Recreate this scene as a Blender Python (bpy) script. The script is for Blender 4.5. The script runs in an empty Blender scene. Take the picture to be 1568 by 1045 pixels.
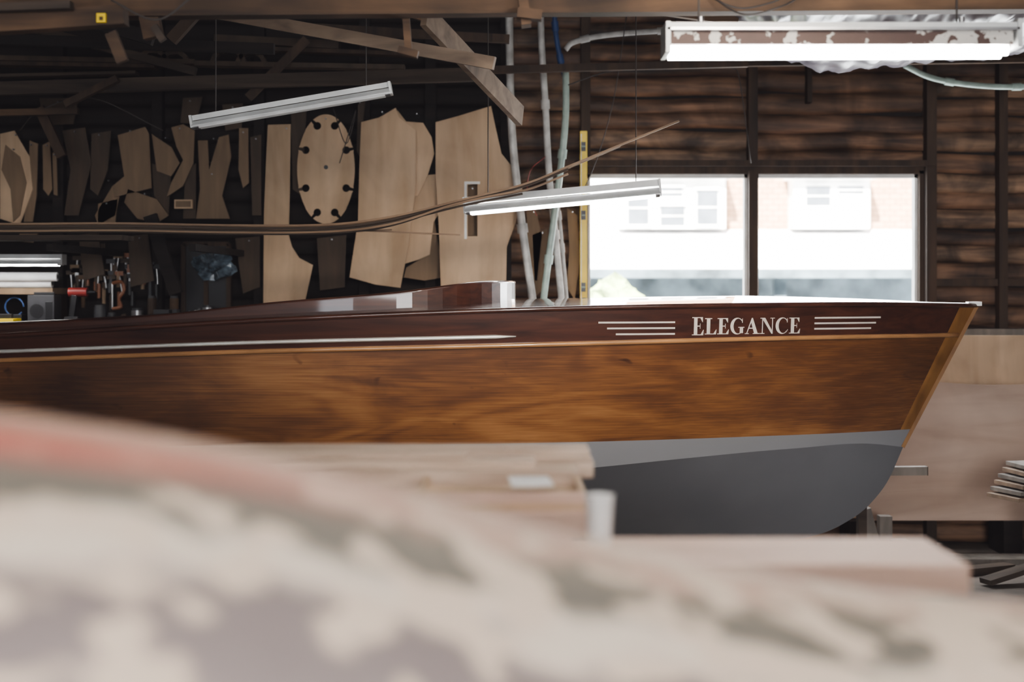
import bpy, bmesh, math, random
import numpy as np
from mathutils import Vector, Matrix
from mathutils.bvhtree import BVHTree
random.seed(7)
F=2178.0; ZC=1.75
def W(px,py,Y): return Vector(((px-784)*Y/F, Y, ZC-(py-440)*Y/F))
# ---------------------------------------------------------------- materials
def newmat(name):
    m=bpy.data.materials.new(name); m.use_nodes=True
    nt=m.node_tree; b=nt.nodes['Principled BSDF']; return m,nt,b
def N(nt,t,**k):
    n=nt.nodes.new(t)
    for a,v in k.items(): setattr(n,a,v)
    return n
def ramp(nt,stops):
    r=N(nt,'ShaderNodeValToRGB'); e=r.color_ramp.elements
    while len(e)<len(stops): e.new(0.5)
    for i,(p,c) in enumerate(stops):
        e[i].position=p; e[i].color=(c[0],c[1],c[2],1)
    return r
def plain(name,c,rough=0.6,metal=0,coat=0,var=0.15,vs=6,bump=0.0):
    m,nt,b=newmat(name)
    tc=N(nt,'ShaderNodeTexCoord'); no=N(nt,'ShaderNodeTexNoise'); no.inputs['Scale'].default_value=vs; no.inputs['Detail'].default_value=4
    nt.links.new(tc.outputs['Object'],no.inputs['Vector'])
    r=ramp(nt,[(0.3,[x*(1-var) for x in c]),(0.7,[min(1,x*(1+var)) for x in c])])
    nt.links.new(no.outputs['Fac'],r.inputs['Fac']); nt.links.new(r.outputs['Color'],b.inputs['Base Color'])
    b.inputs['Roughness'].default_value=rough; b.inputs['Metallic'].default_value=metal; b.inputs['Coat Weight'].default_value=coat
    if bump:
        bp=N(nt,'ShaderNodeBump'); bp.inputs['Strength'].default_value=bump
        nt.links.new(no.outputs['Fac'],bp.inputs['Height']); nt.links.new(bp.outputs['Normal'],b.inputs['Normal'])
    return m
def emit(name,c,s):
    m,nt,b=newmat(name); b.inputs['Base Color'].default_value=(*c,1)
    b.inputs['Emission Color'].default_value=(*c,1); b.inputs['Emission Strength'].default_value=s; return m
def wood(name,c1,c2,stretch=(0.6,6,6),scale=2.0,rough=0.6,coat=0,knots=0.0,bump=0.1,big=None):
    m,nt,b=newmat(name); L=nt.links
    tc=N(nt,'ShaderNodeTexCoord'); mp=N(nt,'ShaderNodeMapping'); mp.inputs['Scale'].default_value=stretch
    L.new(tc.outputs['Object'],mp.inputs['Vector'])
    n1=N(nt,'ShaderNodeTexNoise'); n1.inputs['Scale'].default_value=scale; n1.inputs['Detail'].default_value=6; n1.inputs['Distortion'].default_value=0.6
    L.new(mp.outputs['Vector'],n1.inputs['Vector'])
    r=ramp(nt,[(0.28,c1),(0.5,[(a+d)/2 for a,d in zip(c1,c2)]),(0.72,c2)])
    L.new(n1.outputs['Fac'],r.inputs['Fac']); col=r.outputs['Color']
    if big:
        n2=N(nt,'ShaderNodeTexNoise'); n2.inputs['Scale'].default_value=big[0]; n2.inputs['Detail'].default_value=4; n2.inputs['Distortion'].default_value=0.7
        L.new(tc.outputs['Object'],n2.inputs['Vector'])
        r2=ramp(nt,[(0.35,(big[1],)*3),(0.65,(big[2],)*3)]); L.new(n2.outputs['Fac'],r2.inputs['Fac'])
        mx=N(nt,'ShaderNodeMix',data_type='RGBA',blend_type='MULTIPLY'); mx.inputs[0].default_value=1
        L.new(col,mx.inputs[6]); L.new(r2.outputs['Color'],mx.inputs[7]); col=mx.outputs[2]
    L.new(col,b.inputs['Base Color']); b.inputs['Roughness'].default_value=rough; b.inputs['Coat Weight'].default_value=coat
    b.inputs['Coat Roughness'].default_value=0.04
    if bump:
        bp=N(nt,'ShaderNodeBump'); bp.inputs['Strength'].default_value=bump; bp.inputs['Distance'].default_value=0.01
        L.new(n1.outputs['Fac'],bp.inputs['Height']); L.new(bp.outputs['Normal'],b.inputs['Normal'])
    return m
M={}
M['wallwood']=wood('aged_wall_boards',(0.05,0.025,0.014),(0.29,0.16,0.092),(0.9,3,9),2.2,0.6,big=(2.4,0.3,1.4),bump=0.5)
M['wallwood2']=wood('aged_wall_boards_dark',(0.030,0.016,0.010),(0.19,0.105,0.064),(0.8,3,8),2.6,0.6,big=(1.9,0.3,1.5),bump=0.5)
M['wallwood3']=wood('aged_wall_boards_light',(0.08,0.045,0.028),(0.40,0.25,0.155),(1.0,3,10),2.0,0.6,big=(3.0,0.25,1.4),bump=0.5)
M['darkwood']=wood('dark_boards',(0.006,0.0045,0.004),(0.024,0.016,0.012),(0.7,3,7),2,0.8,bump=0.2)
M['stud']=wood('stud_wood',(0.025,0.015,0.009),(0.085,0.048,0.026),(6,6,0.6),2,0.7)
M['beam']=wood('beam_wood',(0.045,0.023,0.011),(0.18,0.10,0.05),(0.6,6,6),2,0.7,big=(1.5,0.4,1.4))
M['oldbeam']=wood('grey_beam_wood',(0.035,0.025,0.019),(0.105,0.075,0.054),(0.6,6,6),2,0.8)
M['greypost']=wood('grey_post_wood',(0.13,0.115,0.10),(0.30,0.27,0.24),(5,5,1),2,0.8)
M['strut']=wood('pale_strut_wood',(0.17,0.12,0.085),(0.38,0.28,0.20),(1,5,5),2,0.7)
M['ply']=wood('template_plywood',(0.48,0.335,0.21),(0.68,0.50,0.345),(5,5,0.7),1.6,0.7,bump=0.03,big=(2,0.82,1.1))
M['ply2']=wood('template_plywood_shaded',(0.16,0.105,0.062),(0.28,0.19,0.118),(5,5,0.7),1.6,0.7,bump=0.03)  # darker plywood copy; weaker light on the far-left templates is in the colour
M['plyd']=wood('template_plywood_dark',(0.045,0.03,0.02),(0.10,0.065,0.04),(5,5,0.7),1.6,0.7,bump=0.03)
M['ply3']=wood('sheet_plywood',(0.44,0.32,0.245),(0.64,0.50,0.41),(0.8,4,4.5),1.4,0.6,bump=0.03,big=(1.2,0.85,1.1))
M['plank']=wood('pine_plank',(0.42,0.30,0.22),(0.80,0.65,0.53),(0.9,7,7),3.0,0.6,bump=0.05)
M['peach']=wood('pinkish_primed_board',(0.54,0.36,0.28),(0.76,0.55,0.45),(0.9,4,4),2.0,0.6,bump=0.03)
M['batten']=wood('batten_wood',(0.18,0.11,0.065),(0.36,0.24,0.15),(0.6,6,6),2,0.6)
M['white']=plain('white_enamel',(0.62,0.63,0.63),0.35)
M['whitep']=plain('white_paint',(0.85,0.85,0.83),0.6)
M['paper']=plain('paper',(0.85,0.85,0.85),0.8)
M['yellow']=plain('yellow_paint',(0.85,0.60,0.03),0.4)
M['red']=plain('red_paint',(0.25,0.03,0.025),0.4)
M['orange']=plain('orange_paint',(0.22,0.08,0.035),0.4)
M['black']=plain('black_plastic',(0.02,0.02,0.022),0.4)
M['grey']=plain('grey_plastic',(0.05,0.05,0.055),0.5)
M['blue']=plain('blue_paint',(0.03,0.07,0.2),0.4)
M['pipe']=plain('white_pipe',(0.55,0.54,0.52),0.4,var=0.3,vs=12)
M['pipeg']=plain('greenish_pipe',(0.40,0.50,0.45),0.35,var=0.2,vs=12)
M['chrome']=plain('aluminium_strip',(0.9,0.87,0.83),0.38,metal=0.45)
M['steel']=plain('steel',(0.35,0.35,0.36),0.35,metal=0.9)
M['tube']=emit('fluorescent_tube_lit',(1.0,0.99,0.97),18)
M['tubeoff']=plain('fluorescent_tube_unlit',(0.8,0.8,0.8),0.2)
M['cream']=plain('silver_leaf_lettering',(0.76,0.70,0.64),0.35,var=0.1)
M['wire']=plain('wire',(0.06,0.05,0.045),0.6)
M['roof']=plain('weathered_roof',(0.75,0.75,0.76),0.8)
M['ext']=plain('exterior_trim_teal',(0.11,0.145,0.165),0.7,var=0.6,vs=3)
M['green']=plain('foliage',(0.35,0.45,0.22),0.8,var=0.4,vs=9)
M['concrete']=plain('concrete_floor',(0.15,0.125,0.105),0.85,var=0.5,vs=3,bump=0.2)
M['reflectblue']=plain('blue_grey_reflection',(0.10,0.135,0.17),0.25,var=0.9,vs=14)
M['darkglass']=plain('dark_window_glass',(0.14,0.155,0.175),0.1)
m,nt,b=newmat('flaking_rusty_enamel'); tc=N(nt,'ShaderNodeTexCoord'); v=N(nt,'ShaderNodeTexNoise'); v.inputs['Scale'].default_value=24; v.inputs['Detail'].default_value=6
v2=N(nt,'ShaderNodeTexNoise'); v2.inputs['Scale'].default_value=3.5; ad=N(nt,'ShaderNodeMath',operation='MULTIPLY_ADD'); ad.inputs[1].default_value=0.8
nt.links.new(tc.outputs['Object'],v.inputs['Vector']); nt.links.new(tc.outputs['Object'],v2.inputs['Vector']); nt.links.new(v2.outputs['Fac'],ad.inputs[0]); nt.links.new(v.outputs['Fac'],ad.inputs[2])
r=ramp(nt,[(0.0,(0.06,0.033,0.026)),(0.93,(0.09,0.05,0.04)),(0.96,(0.6,0.57,0.53))]); 
nt.links.new(ad.outputs[0],r.inputs['Fac']); nt.links.new(r.outputs['Color'],b.inputs['Base Color']); b.inputs['Roughness'].default_value=0.6
M['rust']=m
m,nt,b=newmat('clear_poly_sheet'); b.inputs['Base Color'].default_value=(0.20,0.18,0.21,1); b.inputs['Roughness'].default_value=0.28; b.inputs['Alpha'].default_value=0.72; b.inputs['Specular IOR Level'].default_value=0.5
M['poly']=m
m,nt,b=newmat('cedar_shingles'); tc=N(nt,'ShaderNodeTexCoord'); mp=N(nt,'ShaderNodeMapping'); mp.inputs['Rotation'].default_value=(math.pi/2,0,0)
br=N(nt,'ShaderNodeTexBrick'); br.inputs['Color1'].default_value=(0.38,0.24,0.16,1); br.inputs['Color2'].default_value=(0.47,0.31,0.215,1); br.inputs['Mortar'].default_value=(0.24,0.14,0.09,1); br.inputs['Scale'].default_value=4; br.inputs['Mortar Size'].default_value=0.02
nt.links.new(tc.outputs['Object'],mp.inputs['Vector']); nt.links.new(mp.outputs['Vector'],br.inputs['Vector']); nt.links.new(br.outputs['Color'],b.inputs['Base Color']); b.inputs['Roughness'].default_value=0.9
M['shingle']=m
def hullmat(name):
    m,nt,b=newmat(name); L=nt.links
    g=N(nt,'ShaderNodeNewGeometry')
    def noise(scl,scale,det,dist=0.0,rough=0.5):
        mp=N(nt,'ShaderNodeMapping'); mp.inputs['Scale'].default_value=scl; L.new(g.outputs['Position'],mp.inputs['Vector'])
        n=N(nt,'ShaderNodeTexNoise'); n.inputs['Scale'].default_value=scale; n.inputs['Detail'].default_value=det; n.inputs['Distortion'].default_value=dist; n.inputs['Roughness'].default_value=rough
        L.new(mp.outputs['Vector'],n.inputs['Vector']); return n.outputs['Fac']
    def math_(op,a,b_=None,c=None):
        n=N(nt,'ShaderNodeMath',operation=op)
        for i,v in enumerate((a,b_,c)):
            if v is None: continue
            if isinstance(v,(int,float)): n.inputs[i].default_value=v
            else: L.new(v,n.inputs[i])
        return n.outputs[0]
    warp=noise((0.36,0.3,2.2),1.2,2.0,0.15,0.4)
    rings=math_('SINE',math_('MULTIPLY',warp,120))
    rings=math_('MULTIPLY_ADD',rings,0.5,0.5)
    rings=math_('POWER',rings,2.0)
    ringmask=noise((0.8,0.5,1.2),1.6,1)
    rm=N(nt,'ShaderNodeMapRange'); rm.inputs['From Min'].default_value=0.40; rm.inputs['From Max'].default_value=0.58; L.new(ringmask,rm.inputs['Value'])
    rings=math_('MULTIPLY',rings,rm.outputs[0])
    figure=noise((1.0,0.6,3.6),2.2,4,0.6)
    fine=noise((1.4,6,70),2.4,5,0.3)
    big=noise((0.75,0.4,1.0),1.3,1.5)
    knot=noise((3.2,1,5.5),1.9,2,0.6)
    v=math_('MULTIPLY_ADD',rings,-0.055,0.05)
    v=math_('MULTIPLY_ADD',figure,0.32,v)
    v=math_('MULTIPLY_ADD',fine,0.24,v)
    v=math_('MULTIPLY_ADD',big,0.48,v)
    r=ramp(nt,[(0.38,(0.065,0.023,0.009)),(0.52,(0.150,0.058,0.019)),(0.62,(0.265,0.113,0.036)),(0.76,(0.43,0.21,0.078))]); L.new(v,r.inputs['Fac'])
    rk=ramp(nt,[(0.69,(1,1,1)),(0.77,(0.4,0.33,0.28))]); L.new(knot,rk.inputs['Fac'])
    mk=N(nt,'ShaderNodeMix',data_type='RGBA',blend_type='MULTIPLY'); mk.inputs[0].default_value=1; L.new(r.outputs['Color'],mk.inputs[6]); L.new(rk.outputs['Color'],mk.inputs[7])
    sx=N(nt,'ShaderNodeSeparateXYZ'); L.new(g.outputs['Position'],sx.inputs[0])
    gt=math_('LESS_THAN',sx.outputs['Z'],0.952)
    mx=N(nt,'ShaderNodeMix',data_type='RGBA'); L.new(gt,mx.inputs[0]); L.new(mk.outputs[2],mx.inputs[6]); mx.inputs[7].default_value=(0.27,0.277,0.298,1)
    L.new(mx.outputs[2],b.inputs['Base Color'])
    b.inputs['Roughness'].default_value=0.42
    L.new(math_('MULTIPLY_ADD',gt,-0.9,1.0),b.inputs['Coat Weight']); b.inputs['Coat Roughness'].default_value=0.08
    return m
M['hull']=hullmat('varnished_hull_veneer')
M['mahog']=wood('dark_varnished_mahogany',(0.034,0.010,0.006),(0.105,0.034,0.018),(0.5,5,8),3,0.4,coat=1.0,bump=0.0)
M['stem']=wood('golden_varnished_stem',(0.20,0.09,0.024),(0.34,0.165,0.05),(3,3,1.5),3,0.4,coat=0.7,bump=0)
M['gold']=plain('pale_wood_rub_strake',(0.46,0.24,0.105),0.3,coat=0.8,var=0.15)
M['bottom']=plain('antifouling_grey',(0.15,0.155,0.172),0.38,var=0.08,vs=2)
# ---------------------------------------------------------------- mesh builder
class MB:
    def __init__(s,name): s.name=name; s.v=[]; s.f=[]; s.fm=[]; s.mats=[]; s.smooth=[]
    def mi(s,k):
        if k not in s.mats: s.mats.append(k)
        return s.mats.index(k)
    def add(s,vs,fs,mat,smooth=False):
        o=len(s.v); s.v+= [tuple(v) for v in vs]; i=s.mi(mat)
        for f in fs: s.f.append([o+a for a in f]); s.fm.append(i); s.smooth.append(smooth)
        return s
    def box(s,a,b,mat,bev=0.0):
        x0,y0,z0=[min(p,q) for p,q in zip(a,b)]; x1,y1,z1=[max(p,q) for p,q in zip(a,b)]
        vs=[(x0,y0,z0),(x1,y0,z0),(x1,y1,z0),(x0,y1,z0),(x0,y0,z1),(x1,y0,z1),(x1,y1,z1),(x0,y1,z1)]
        return s.add(vs,[(0,3,2,1),(4,5,6,7),(0,1,5,4),(1,2,6,5),(2,3,7,6),(3,0,4,7)],mat)
    def beam(s,p,q,w,h,mat,up=(0,0,1)):
        p=Vector(p);q=Vector(q);d=(q-p).normalized(); up=Vector(up)
        if abs(d.dot(up))>0.98: up=Vector((0,1,0))
        r=d.cross(up).normalized()*w/2; u=r.cross(d).normalized()*h/2
        vs=[p-r-u,p+r-u,p+r+u,p-r+u,q-r-u,q+r-u,q+r+u,q-r+u]
        return s.add(vs,[(0,1,2,3),(7,6,5,4),(0,4,5,1),(1,5,6,2),(2,6,7,3),(3,7,4,0)],mat)
    def cyl(s,p,q,r,mat,n=12,r2=None):
        p=Vector(p);q=Vector(q);d=(q-p).normalized(); up=Vector((0,0,1)) if abs(d.z)<0.9 else Vector((0,1,0))
        a=d.cross(up).normalized(); b=a.cross(d); r2=r if r2 is None else r2; vs=[]
        for c,rr in((p,r),(q,r2)):
            for i in range(n):
                t=2*math.pi*i/n; vs.append(c+a*rr*math.cos(t)+b*rr*math.sin(t))
        s.add(vs,[(i,(i+1)%n,n+(i+1)%n,n+i) for i in range(n)],mat,True)
        s.add(vs[:n],[list(range(n))[::-1]],mat); s.add(vs[n:],[list(range(n))],mat); return s
    def tube(s,pts,r,mat,n=8):
        pts=[Vector(p) for p in pts]; k=len(pts); vs=[]
        for i,p in enumerate(pts):
            d=(pts[min(i+1,k-1)]-pts[max(i-1,0)]).normalized(); up=Vector((0,0,1)) if abs(d.z)<0.9 else Vector((0,1,0))
            a=d.cross(up).normalized(); b=a.cross(d)
            rr=r[i] if isinstance(r,(list,tuple)) else r
            for j in range(n):
                t=2*math.pi*j/n; vs.append(p+a*rr*math.cos(t)+b*rr*math.sin(t))
        fs=[(i*n+j,i*n+(j+1)%n,(i+1)*n+(j+1)%n,(i+1)*n+j) for i in range(k-1) for j in range(n)]
        fs+= [list(range(n))[::-1],[(k-1)*n+j for j in range(n)]]
        return s.add(vs,fs,mat,True)
    def prism(s,poly,y0,y1,mat):
        n=len(poly); vs=[(x,y0,z) for x,z in poly]+[(x,y1,z) for x,z in poly]
        return s.add(vs,[list(range(n)),[n+i for i in range(n)][::-1]]+[(i,n+i,n+(i+1)%n,(i+1)%n) for i in range(n)],mat)
    def done(s,bevel=0.0,tri=False):
        me=bpy.data.meshes.new(s.name); c=np.array(s.v,float); ctr=(c.min(0)+c.max(0))/2
        me.from_pydata([tuple(v) for v in (c-ctr)],[],s.f); 
        for k in s.mats: me.materials.append(M[k])
        me.polygons.foreach_set('material_index',s.fm); me.polygons.foreach_set('use_smooth',s.smooth); me.update()
        bm=bmesh.new(); bm.from_mesh(me); bmesh.ops.recalc_face_normals(bm,faces=bm.faces)
        big=[f for f in bm.faces if len(f.verts)>4]
        if big: bmesh.ops.triangulate(bm,faces=big)
        bm.to_mesh(me); bm.free()
        o=bpy.data.objects.new(s.name,me); o.location=ctr; bpy.context.collection.objects.link(o)
        if bevel:
            md=o.modifiers.new('bev','BEVEL'); md.width=bevel; md.segments=2; md.limit_method='ANGLE'
        return o
def smooth_pts(ctrl,n=12):
    ctrl=[Vector(c) for c in ctrl]; P=[ctrl[0]*2-ctrl[1]]+ctrl+[ctrl[-1]*2-ctrl[-2]]; out=[]
    for i in range(1,len(P)-2):
        for j in range(n):
            t=j/n; a,b,c,d=P[i-1],P[i],P[i+1],P[i+2]
            out.append(0.5*((2*b)+(c-a)*t+(2*a-5*b+4*c-d)*t*t+(3*b-a-3*c+d)*t**3))
    out.append(ctrl[-1]); return out
def herm(xs,ys,x):
    xs=list(xs); ys=list(ys)
    m=[]
    for i in range(len(xs)):
        if i==0: m.append((ys[1]-ys[0])/(xs[1]-xs[0]))
        elif i==len(xs)-1: m.append((ys[-1]-ys[-2])/(xs[-1]-xs[-2]))
        else:
            h0=xs[i]-xs[i-1];h1=xs[i+1]-xs[i]; m.append(((ys[i]-ys[i-1])/h0*h1+(ys[i+1]-ys[i])/h1*h0)/(h0+h1))
    x=min(max(x,xs[0]),xs[-1]); i=0
    while i<len(xs)-2 and x>xs[i+1]: i+=1
    h=xs[i+1]-xs[i]; t=(x-xs[i])/h
    return (2*t**3-3*t*t+1)*ys[i]+(t**3-2*t*t+t)*h*m[i]+(-2*t**3+3*t*t)*ys[i+1]+(t**3-t*t)*h*m[i+1]
# ================================================================ ROOM
WY=9.7
XL,XR,YF,ZT=-6.5,5.5,-4.0,3.95
fl=MB('floor').box((XL,YF,-0.1),(XR,WY+0.1,0),'concrete').done()
wx0,wx1=W(893,0,WY).x,W(1413,0,WY).x; wz1=W(0,262,WY).z; wz0=1.46
wb=MB('wall_back')
def boards(x0,x1,z0,z1,mat):
    z=z0
    while z<z1-0.01:
        h=min(random.uniform(0.105,0.155),z1-z)
        mm=mat if mat=='darkwood' else random.choice(['wallwood','wallwood','wallwood2','wallwood3'])
        jit=random.uniform(-0.008,0.004)
        prof=[(0,0.035),(0.05,0.014),(0.2,0.003),(0.5,-0.003),(0.8,0.003),(0.95,0.014),(1.0,0.035)]
        n=len(prof); nx=max(2,int((x1-x0)/0.12)); vs=[]
        ph=random.uniform(0,9)
        for k in range(nx+1):
            xx=x0+(x1-x0)*k/nx; wv=0.009*math.sin(xx*2.3+ph)+0.006*math.sin(xx*7+ph*2)
            for t,d in prof: vs.append((xx,WY+d+jit,z+t*h+wv*(1 if mat!='darkwood' else 0)))
        wb.add(vs,[(k*n+i,k*n+i+1,(k+1)*n+i+1,(k+1)*n+i) for k in range(nx) for i in range(n-1)],mm,True)
        z+=h
boards(wx1,XR,0,ZT,'wallwood'); boards(wx0,W(1150,0,WY).x,wz1,ZT,'wallwood'); boards(W(1150,0,WY).x,wx1,wz1,ZT,'wallwood'); boards(wx0,wx1,0,wz0,'wallwood')
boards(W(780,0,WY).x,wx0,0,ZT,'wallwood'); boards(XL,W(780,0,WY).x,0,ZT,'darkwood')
for a,b_ in (((XL,0),(wx0,ZT)),((wx1,0),(XR,ZT)),((wx0,0),(wx1,wz0)),((wx0,wz1),(wx1,ZT))):
    wb.box((a[0],WY+0.035,a[1]),(b_[0],WY+0.1,b_[1]),'darkwood')
wb.done()
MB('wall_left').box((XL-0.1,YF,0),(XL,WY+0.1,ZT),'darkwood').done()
MB('wall_right').box((XR,YF,0),(XR+0.1,WY+0.1,ZT),'wallwood2').done()
wf=MB('wall_front')
wf.box((XL,YF-0.1,0),(-2.6,YF,ZT),'darkwood'); wf.box((3.4,YF-0.1,0),(XR,YF,ZT),'darkwood'); wf.box((-2.6,YF-0.1,3.2),(3.4,YF,ZT),'darkwood'); wf.done()
MB('ceiling').box((XL,YF-0.1,ZT),(XR,WY+0.5,ZT+0.08),'darkwood').done()
w=MB('window_1'); fy0,fy1=WY-0.03,WY+0.09
def fr(x0,x1,z0,z1,mat='stud',y0=fy0,y1=fy1): w.box((x0,y0,z0),(x1,y1,z1),mat)
fr(wx0-0.02,wx0+0.03,wz0,wz1); fr(wx1-0.03,wx1+0.03,wz0,wz1); fr(wx0,wx1,wz1-0.02,wz1+0.05); 
xm0,xm1=W(1145,0,WY).x,W(1158,0,WY).x
fr(xm0,xm1,wz0,wz1,y0=WY-0.06); fr(wx0-0.05,wx1+0.05,wz0-0.04,wz0,'oldbeam',WY-0.1,fy1)
for a,b_ in ((wx0+0.03,xm0),(xm1,wx1-0.03)):
    fr(a,b_,wz1-0.045,wz1-0.02,'whitep',WY+0.02); fr(a,a+0.02,wz0,wz1,'whitep',WY+0.02); fr(b_-0.02,b_,wz0,wz1,'whitep',WY+0.02); fr(a,b_,wz0,wz0+0.03,'whitep',WY+0.02)
w.done()
st=MB('wall_studs')
def stud(px,pw,z0,z1,mat='stud'):
    a=W(px-pw/2,0,WY).x;b_=W(px+pw/2,0,WY).x; st.box((a,WY-0.09,z0),(b_,WY,z1),mat)
stud(1150,14,wz1+0.05,ZT); stud(1421,15,0,ZT); stud(1530,13,0,ZT); stud(896,14,wz1+0.05,ZT)
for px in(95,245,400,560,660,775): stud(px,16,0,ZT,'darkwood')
stud(1236,7,3.0,3.6)
p=W(1420,434,WY-0.05); st.box((p.x,WY-0.06,p.z-0.02),(XR,WY,p.z+0.03),'stud')
st.box((W(880,0,WY).x,WY-0.1,W(0,256,WY).z),(W(1428,0,WY).x,WY-0.0,W(0,247,WY).z),'stud')
st.box((W(1412,0,WY).x,WY-0.16,W(0,515,WY).z),(XR,WY-0.0,W(0,503,WY).z),'greypost')
st.done()
# ================================================================ OVERHEAD TIMBER
ov=MB('roof_truss_timbers')
def B(p,q,Y,w_,h_,mat,Y2=None): ov.beam(W(*p,Y),W(*q,Y2 or Y),w_,h_,mat)
B((-150,10),(1750,-4),6.0,0.1,0.11,'beam')
B((-60,40),(193,24),5.6,0.08,0.075,'beam')
B((-60,14),(110,8),5.5,0.05,0.03,'oldbeam')
B((325,18),(757,97),7.0,0.03,0.06,'strut',6.6)
B((650,22),(797,178),6.5,0.03,0.11,'strut',7.6)
B((-200,142),(735,114),8.6,0.06,0.08,'oldbeam')
B((720,108),(1145,97),8.9,0.05,0.045,'stud')
B((1000,100),(1600,92),9.2,0.05,0.03,'stud')
B((-200,178),(120,170),8.8,0.05,0.04,'beam')
B((100,160),(180,120),8.5,0.05,0.04,'stud')
B((170,50),(188,95),5.6,0.03,0.045,'beam')
B((222,-5),(236,58),6.0,0.05,0.08,'beam'); B((236,40),(250,62),5.9,0.03,0.03,'oldbeam')
B((622,28),(626,84),6.1,0.03,0.05,'beam'); B((610,76),(640,84),6.05,0.05,0.03,'beam')
B((800,-5),(806,40),5.8,0.04,0.09,'beam'); B((792,20),(830,24),5.75,0.06,0.04,'beam')
B((235,60),(-40,-20),7.5,0.05,0.07,'darkwood')
B((560,-10),(660,30),7.2,0.04,0.05,'beam'); B((0,60),(420,75),8.2,0.05,0.06,'darkwood'); B((430,40),(780,60),8.6,0.05,0.05,'stud')
B((860,-10),(1130,30),7.8,0.05,0.07,'beam'); B((1040,20),(1045,95),9.0,0.05,0.06,'stud')
B((0,30),(300,110),8.8,0.05,0.05,'oldbeam'); B((262,62),(300,20),7.6,0.05,0.06,'stud'); B((380,150),(470,60),8.7,0.04,0.05,'stud')
for k in range(9): 
    x=-6+k*1.35; ov.box((x,YF+0.2,ZT-0.16),(x+0.05,WY,ZT-0.0),'darkwood')
for px,py in((432,0),(615,0)): B((px,-20),(px+3,28),6.2,0.02,0.03,'beam')
B((60,165),(95,240),9.0,0.04,0.06,'stud')
B((230,330),(270,450),8.9,0.05,0.08,'darkwood')
ov.done()
sl=MB('stored_timber_overhead')
for (p,q,Y,w_,h_,mt) in (((-80,88),(300,96),9.0,0.10,0.03,'plyd'),((-80,96),(240,102),9.05,0.12,0.03,'stud'),((120,66),(640,84),9.1,0.1,0.025,'stud'),((300,98),(620,104),8.9,0.1,0.03,'plyd'),((-40,118),(210,112),9.2,0.1,0.02,'oldbeam'),((330,60),(520,70),9.2,0.1,0.05,'plyd')):
    sl.beam(W(*p,Y),W(*q,Y),w_,h_,mt)
for cx_,rr in((235,24),(268,22),(350,26),(385,22)):
    P=[W(cx_+rr*math.cos(a/10*math.pi),104-rr*1.1*math.sin(a/10*math.pi),9.3) for a in range(0,11)]
    for a_,b2 in zip(P[:-1],P[1:]): sl.beam(a_,b2,0.03,0.045,'plyd',up=(0,1,0))
sl.done()
lb=MB('yellow_label'); c=W(150,24,5.5); lb.box((c.x-0.018,5.54,c.z-0.018),(c.x+0.018,5.556,c.z+0.018),'yellow'); lb.box((c.x-0.006,5.535,c.z-0.01),(c.x+0.008,5.54,c.z+0.004),'beam'); lb.done()
def wires(name,specs):
    wr=MB(name)
    for pts,r,mat in specs: wr.tube(smooth_pts([W(*p) for p in pts],8),r,mat,6)
    wr.done()
wires('hanging_wires',[([(510,165,9.2),(530,220,9.1),(545,168,9.1),(520,250,9.1)],.003,'wire'),([(30,200,9.0),(60,170,8.9),(140,150,8.9),(250,200,9.0)],.004,'wire')])
wires('ceiling_cable',[([(1090,-5,5.9),(1140,22,5.8),(1200,8,5.8),(1230,-10,5.9)],.004,'wire'),([(1080,-8,5.95),(1130,12,5.95),(1180,4,5.95),(1215,-12,5.95)],.004,'wire')])
wires('wall_cable',[([(960,20,9.1),(940,150,9.1),(915,240,9.1),(890,300,9.1)],.003,'wire'),([(870,130,9.1),(930,110,9.1),(1000,104,9.1),(1140,100,9.1)],.004,'wire'),([(835,240,9.1),(812,262,9.1),(808,300,9.1),(822,330,9.1)],.003,'red'),([(1120,104,9.1),(1132,120,9.1),(1150,250,9.1)],.003,'wire')])
wires('beam_cable',[([(170,0,5.5),(240,30,5.5),(300,-10,5.5)],.004,'wire'),([(560,-10,6.4),(615,20,6.4),(650,22,6.4)],.004,'wire')])
# ================================================================ LIGHT FIXTURES
M['filltube']=emit('added_fill_tube',(1.0,0.95,0.88),34)
def fixture(name,p,q,w_,lit,rust=False,hang=True,tm='tube'):
    p=Vector(p);q=Vector(q); f=MB(name); d=(q-p).normalized(); n=Vector((0,0,1)); side=d.cross(n).normalized(); up=side.cross(d).normalized()
    h=w_*0.55
    f.beam(p,q,w_*0.5,h*0.5,'white'); 
    a=p-up*h*0.45;b_=q-up*h*0.45
    for s in(-1,1):
        o=side*s*w_*0.25; o2=side*s*w_*0.55
        vs=[a+o,b_+o,b_+o2-up*h*0.45,a+o2-up*h*0.45]; vs+=[v+up*0.006 for v in vs]
        f.add(vs,[(0,1,2,3),(7,6,5,4),(0,4,5,1),(1,5,6,2),(2,6,7,3),(3,7,4,0)],'rust' if rust else 'white')
    for e in(p,q): f.beam(e-d*0.006-up*h*0.35,e+d*0.006-up*h*0.35,w_*0.95,h*1.2,'white')
    for s in(-1,1):
        o=side*s*w_*0.22-up*h*0.85
        f.cyl(p+o+d*0.03,q+o-d*0.03,w_*0.13,tm if lit else 'tubeoff',12)
        f.cyl(p+o+d*0.005,p+o+d*0.03,w_*0.11,'steel',10); f.cyl(q+o-d*0.03,q+o-d*0.005,w_*0.11,'steel',10)
    if hang:
        for t in(0.12,0.88):
            c=p.lerp(q,t); f.cyl(c,(c.x,c.y,ZT),0.003,'wire',6)
    return f.done()
fixture('fluorescent_light_fixture',W(294,182,6.8),W(597,130,6.8),0.09,False)
fixture('fluorescent_light_fixture',W(712,308,8.2),W(1010,280,8.1),0.14,True)
f=MB('fluorescent_light_fixture'); Yf=5.5
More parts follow.
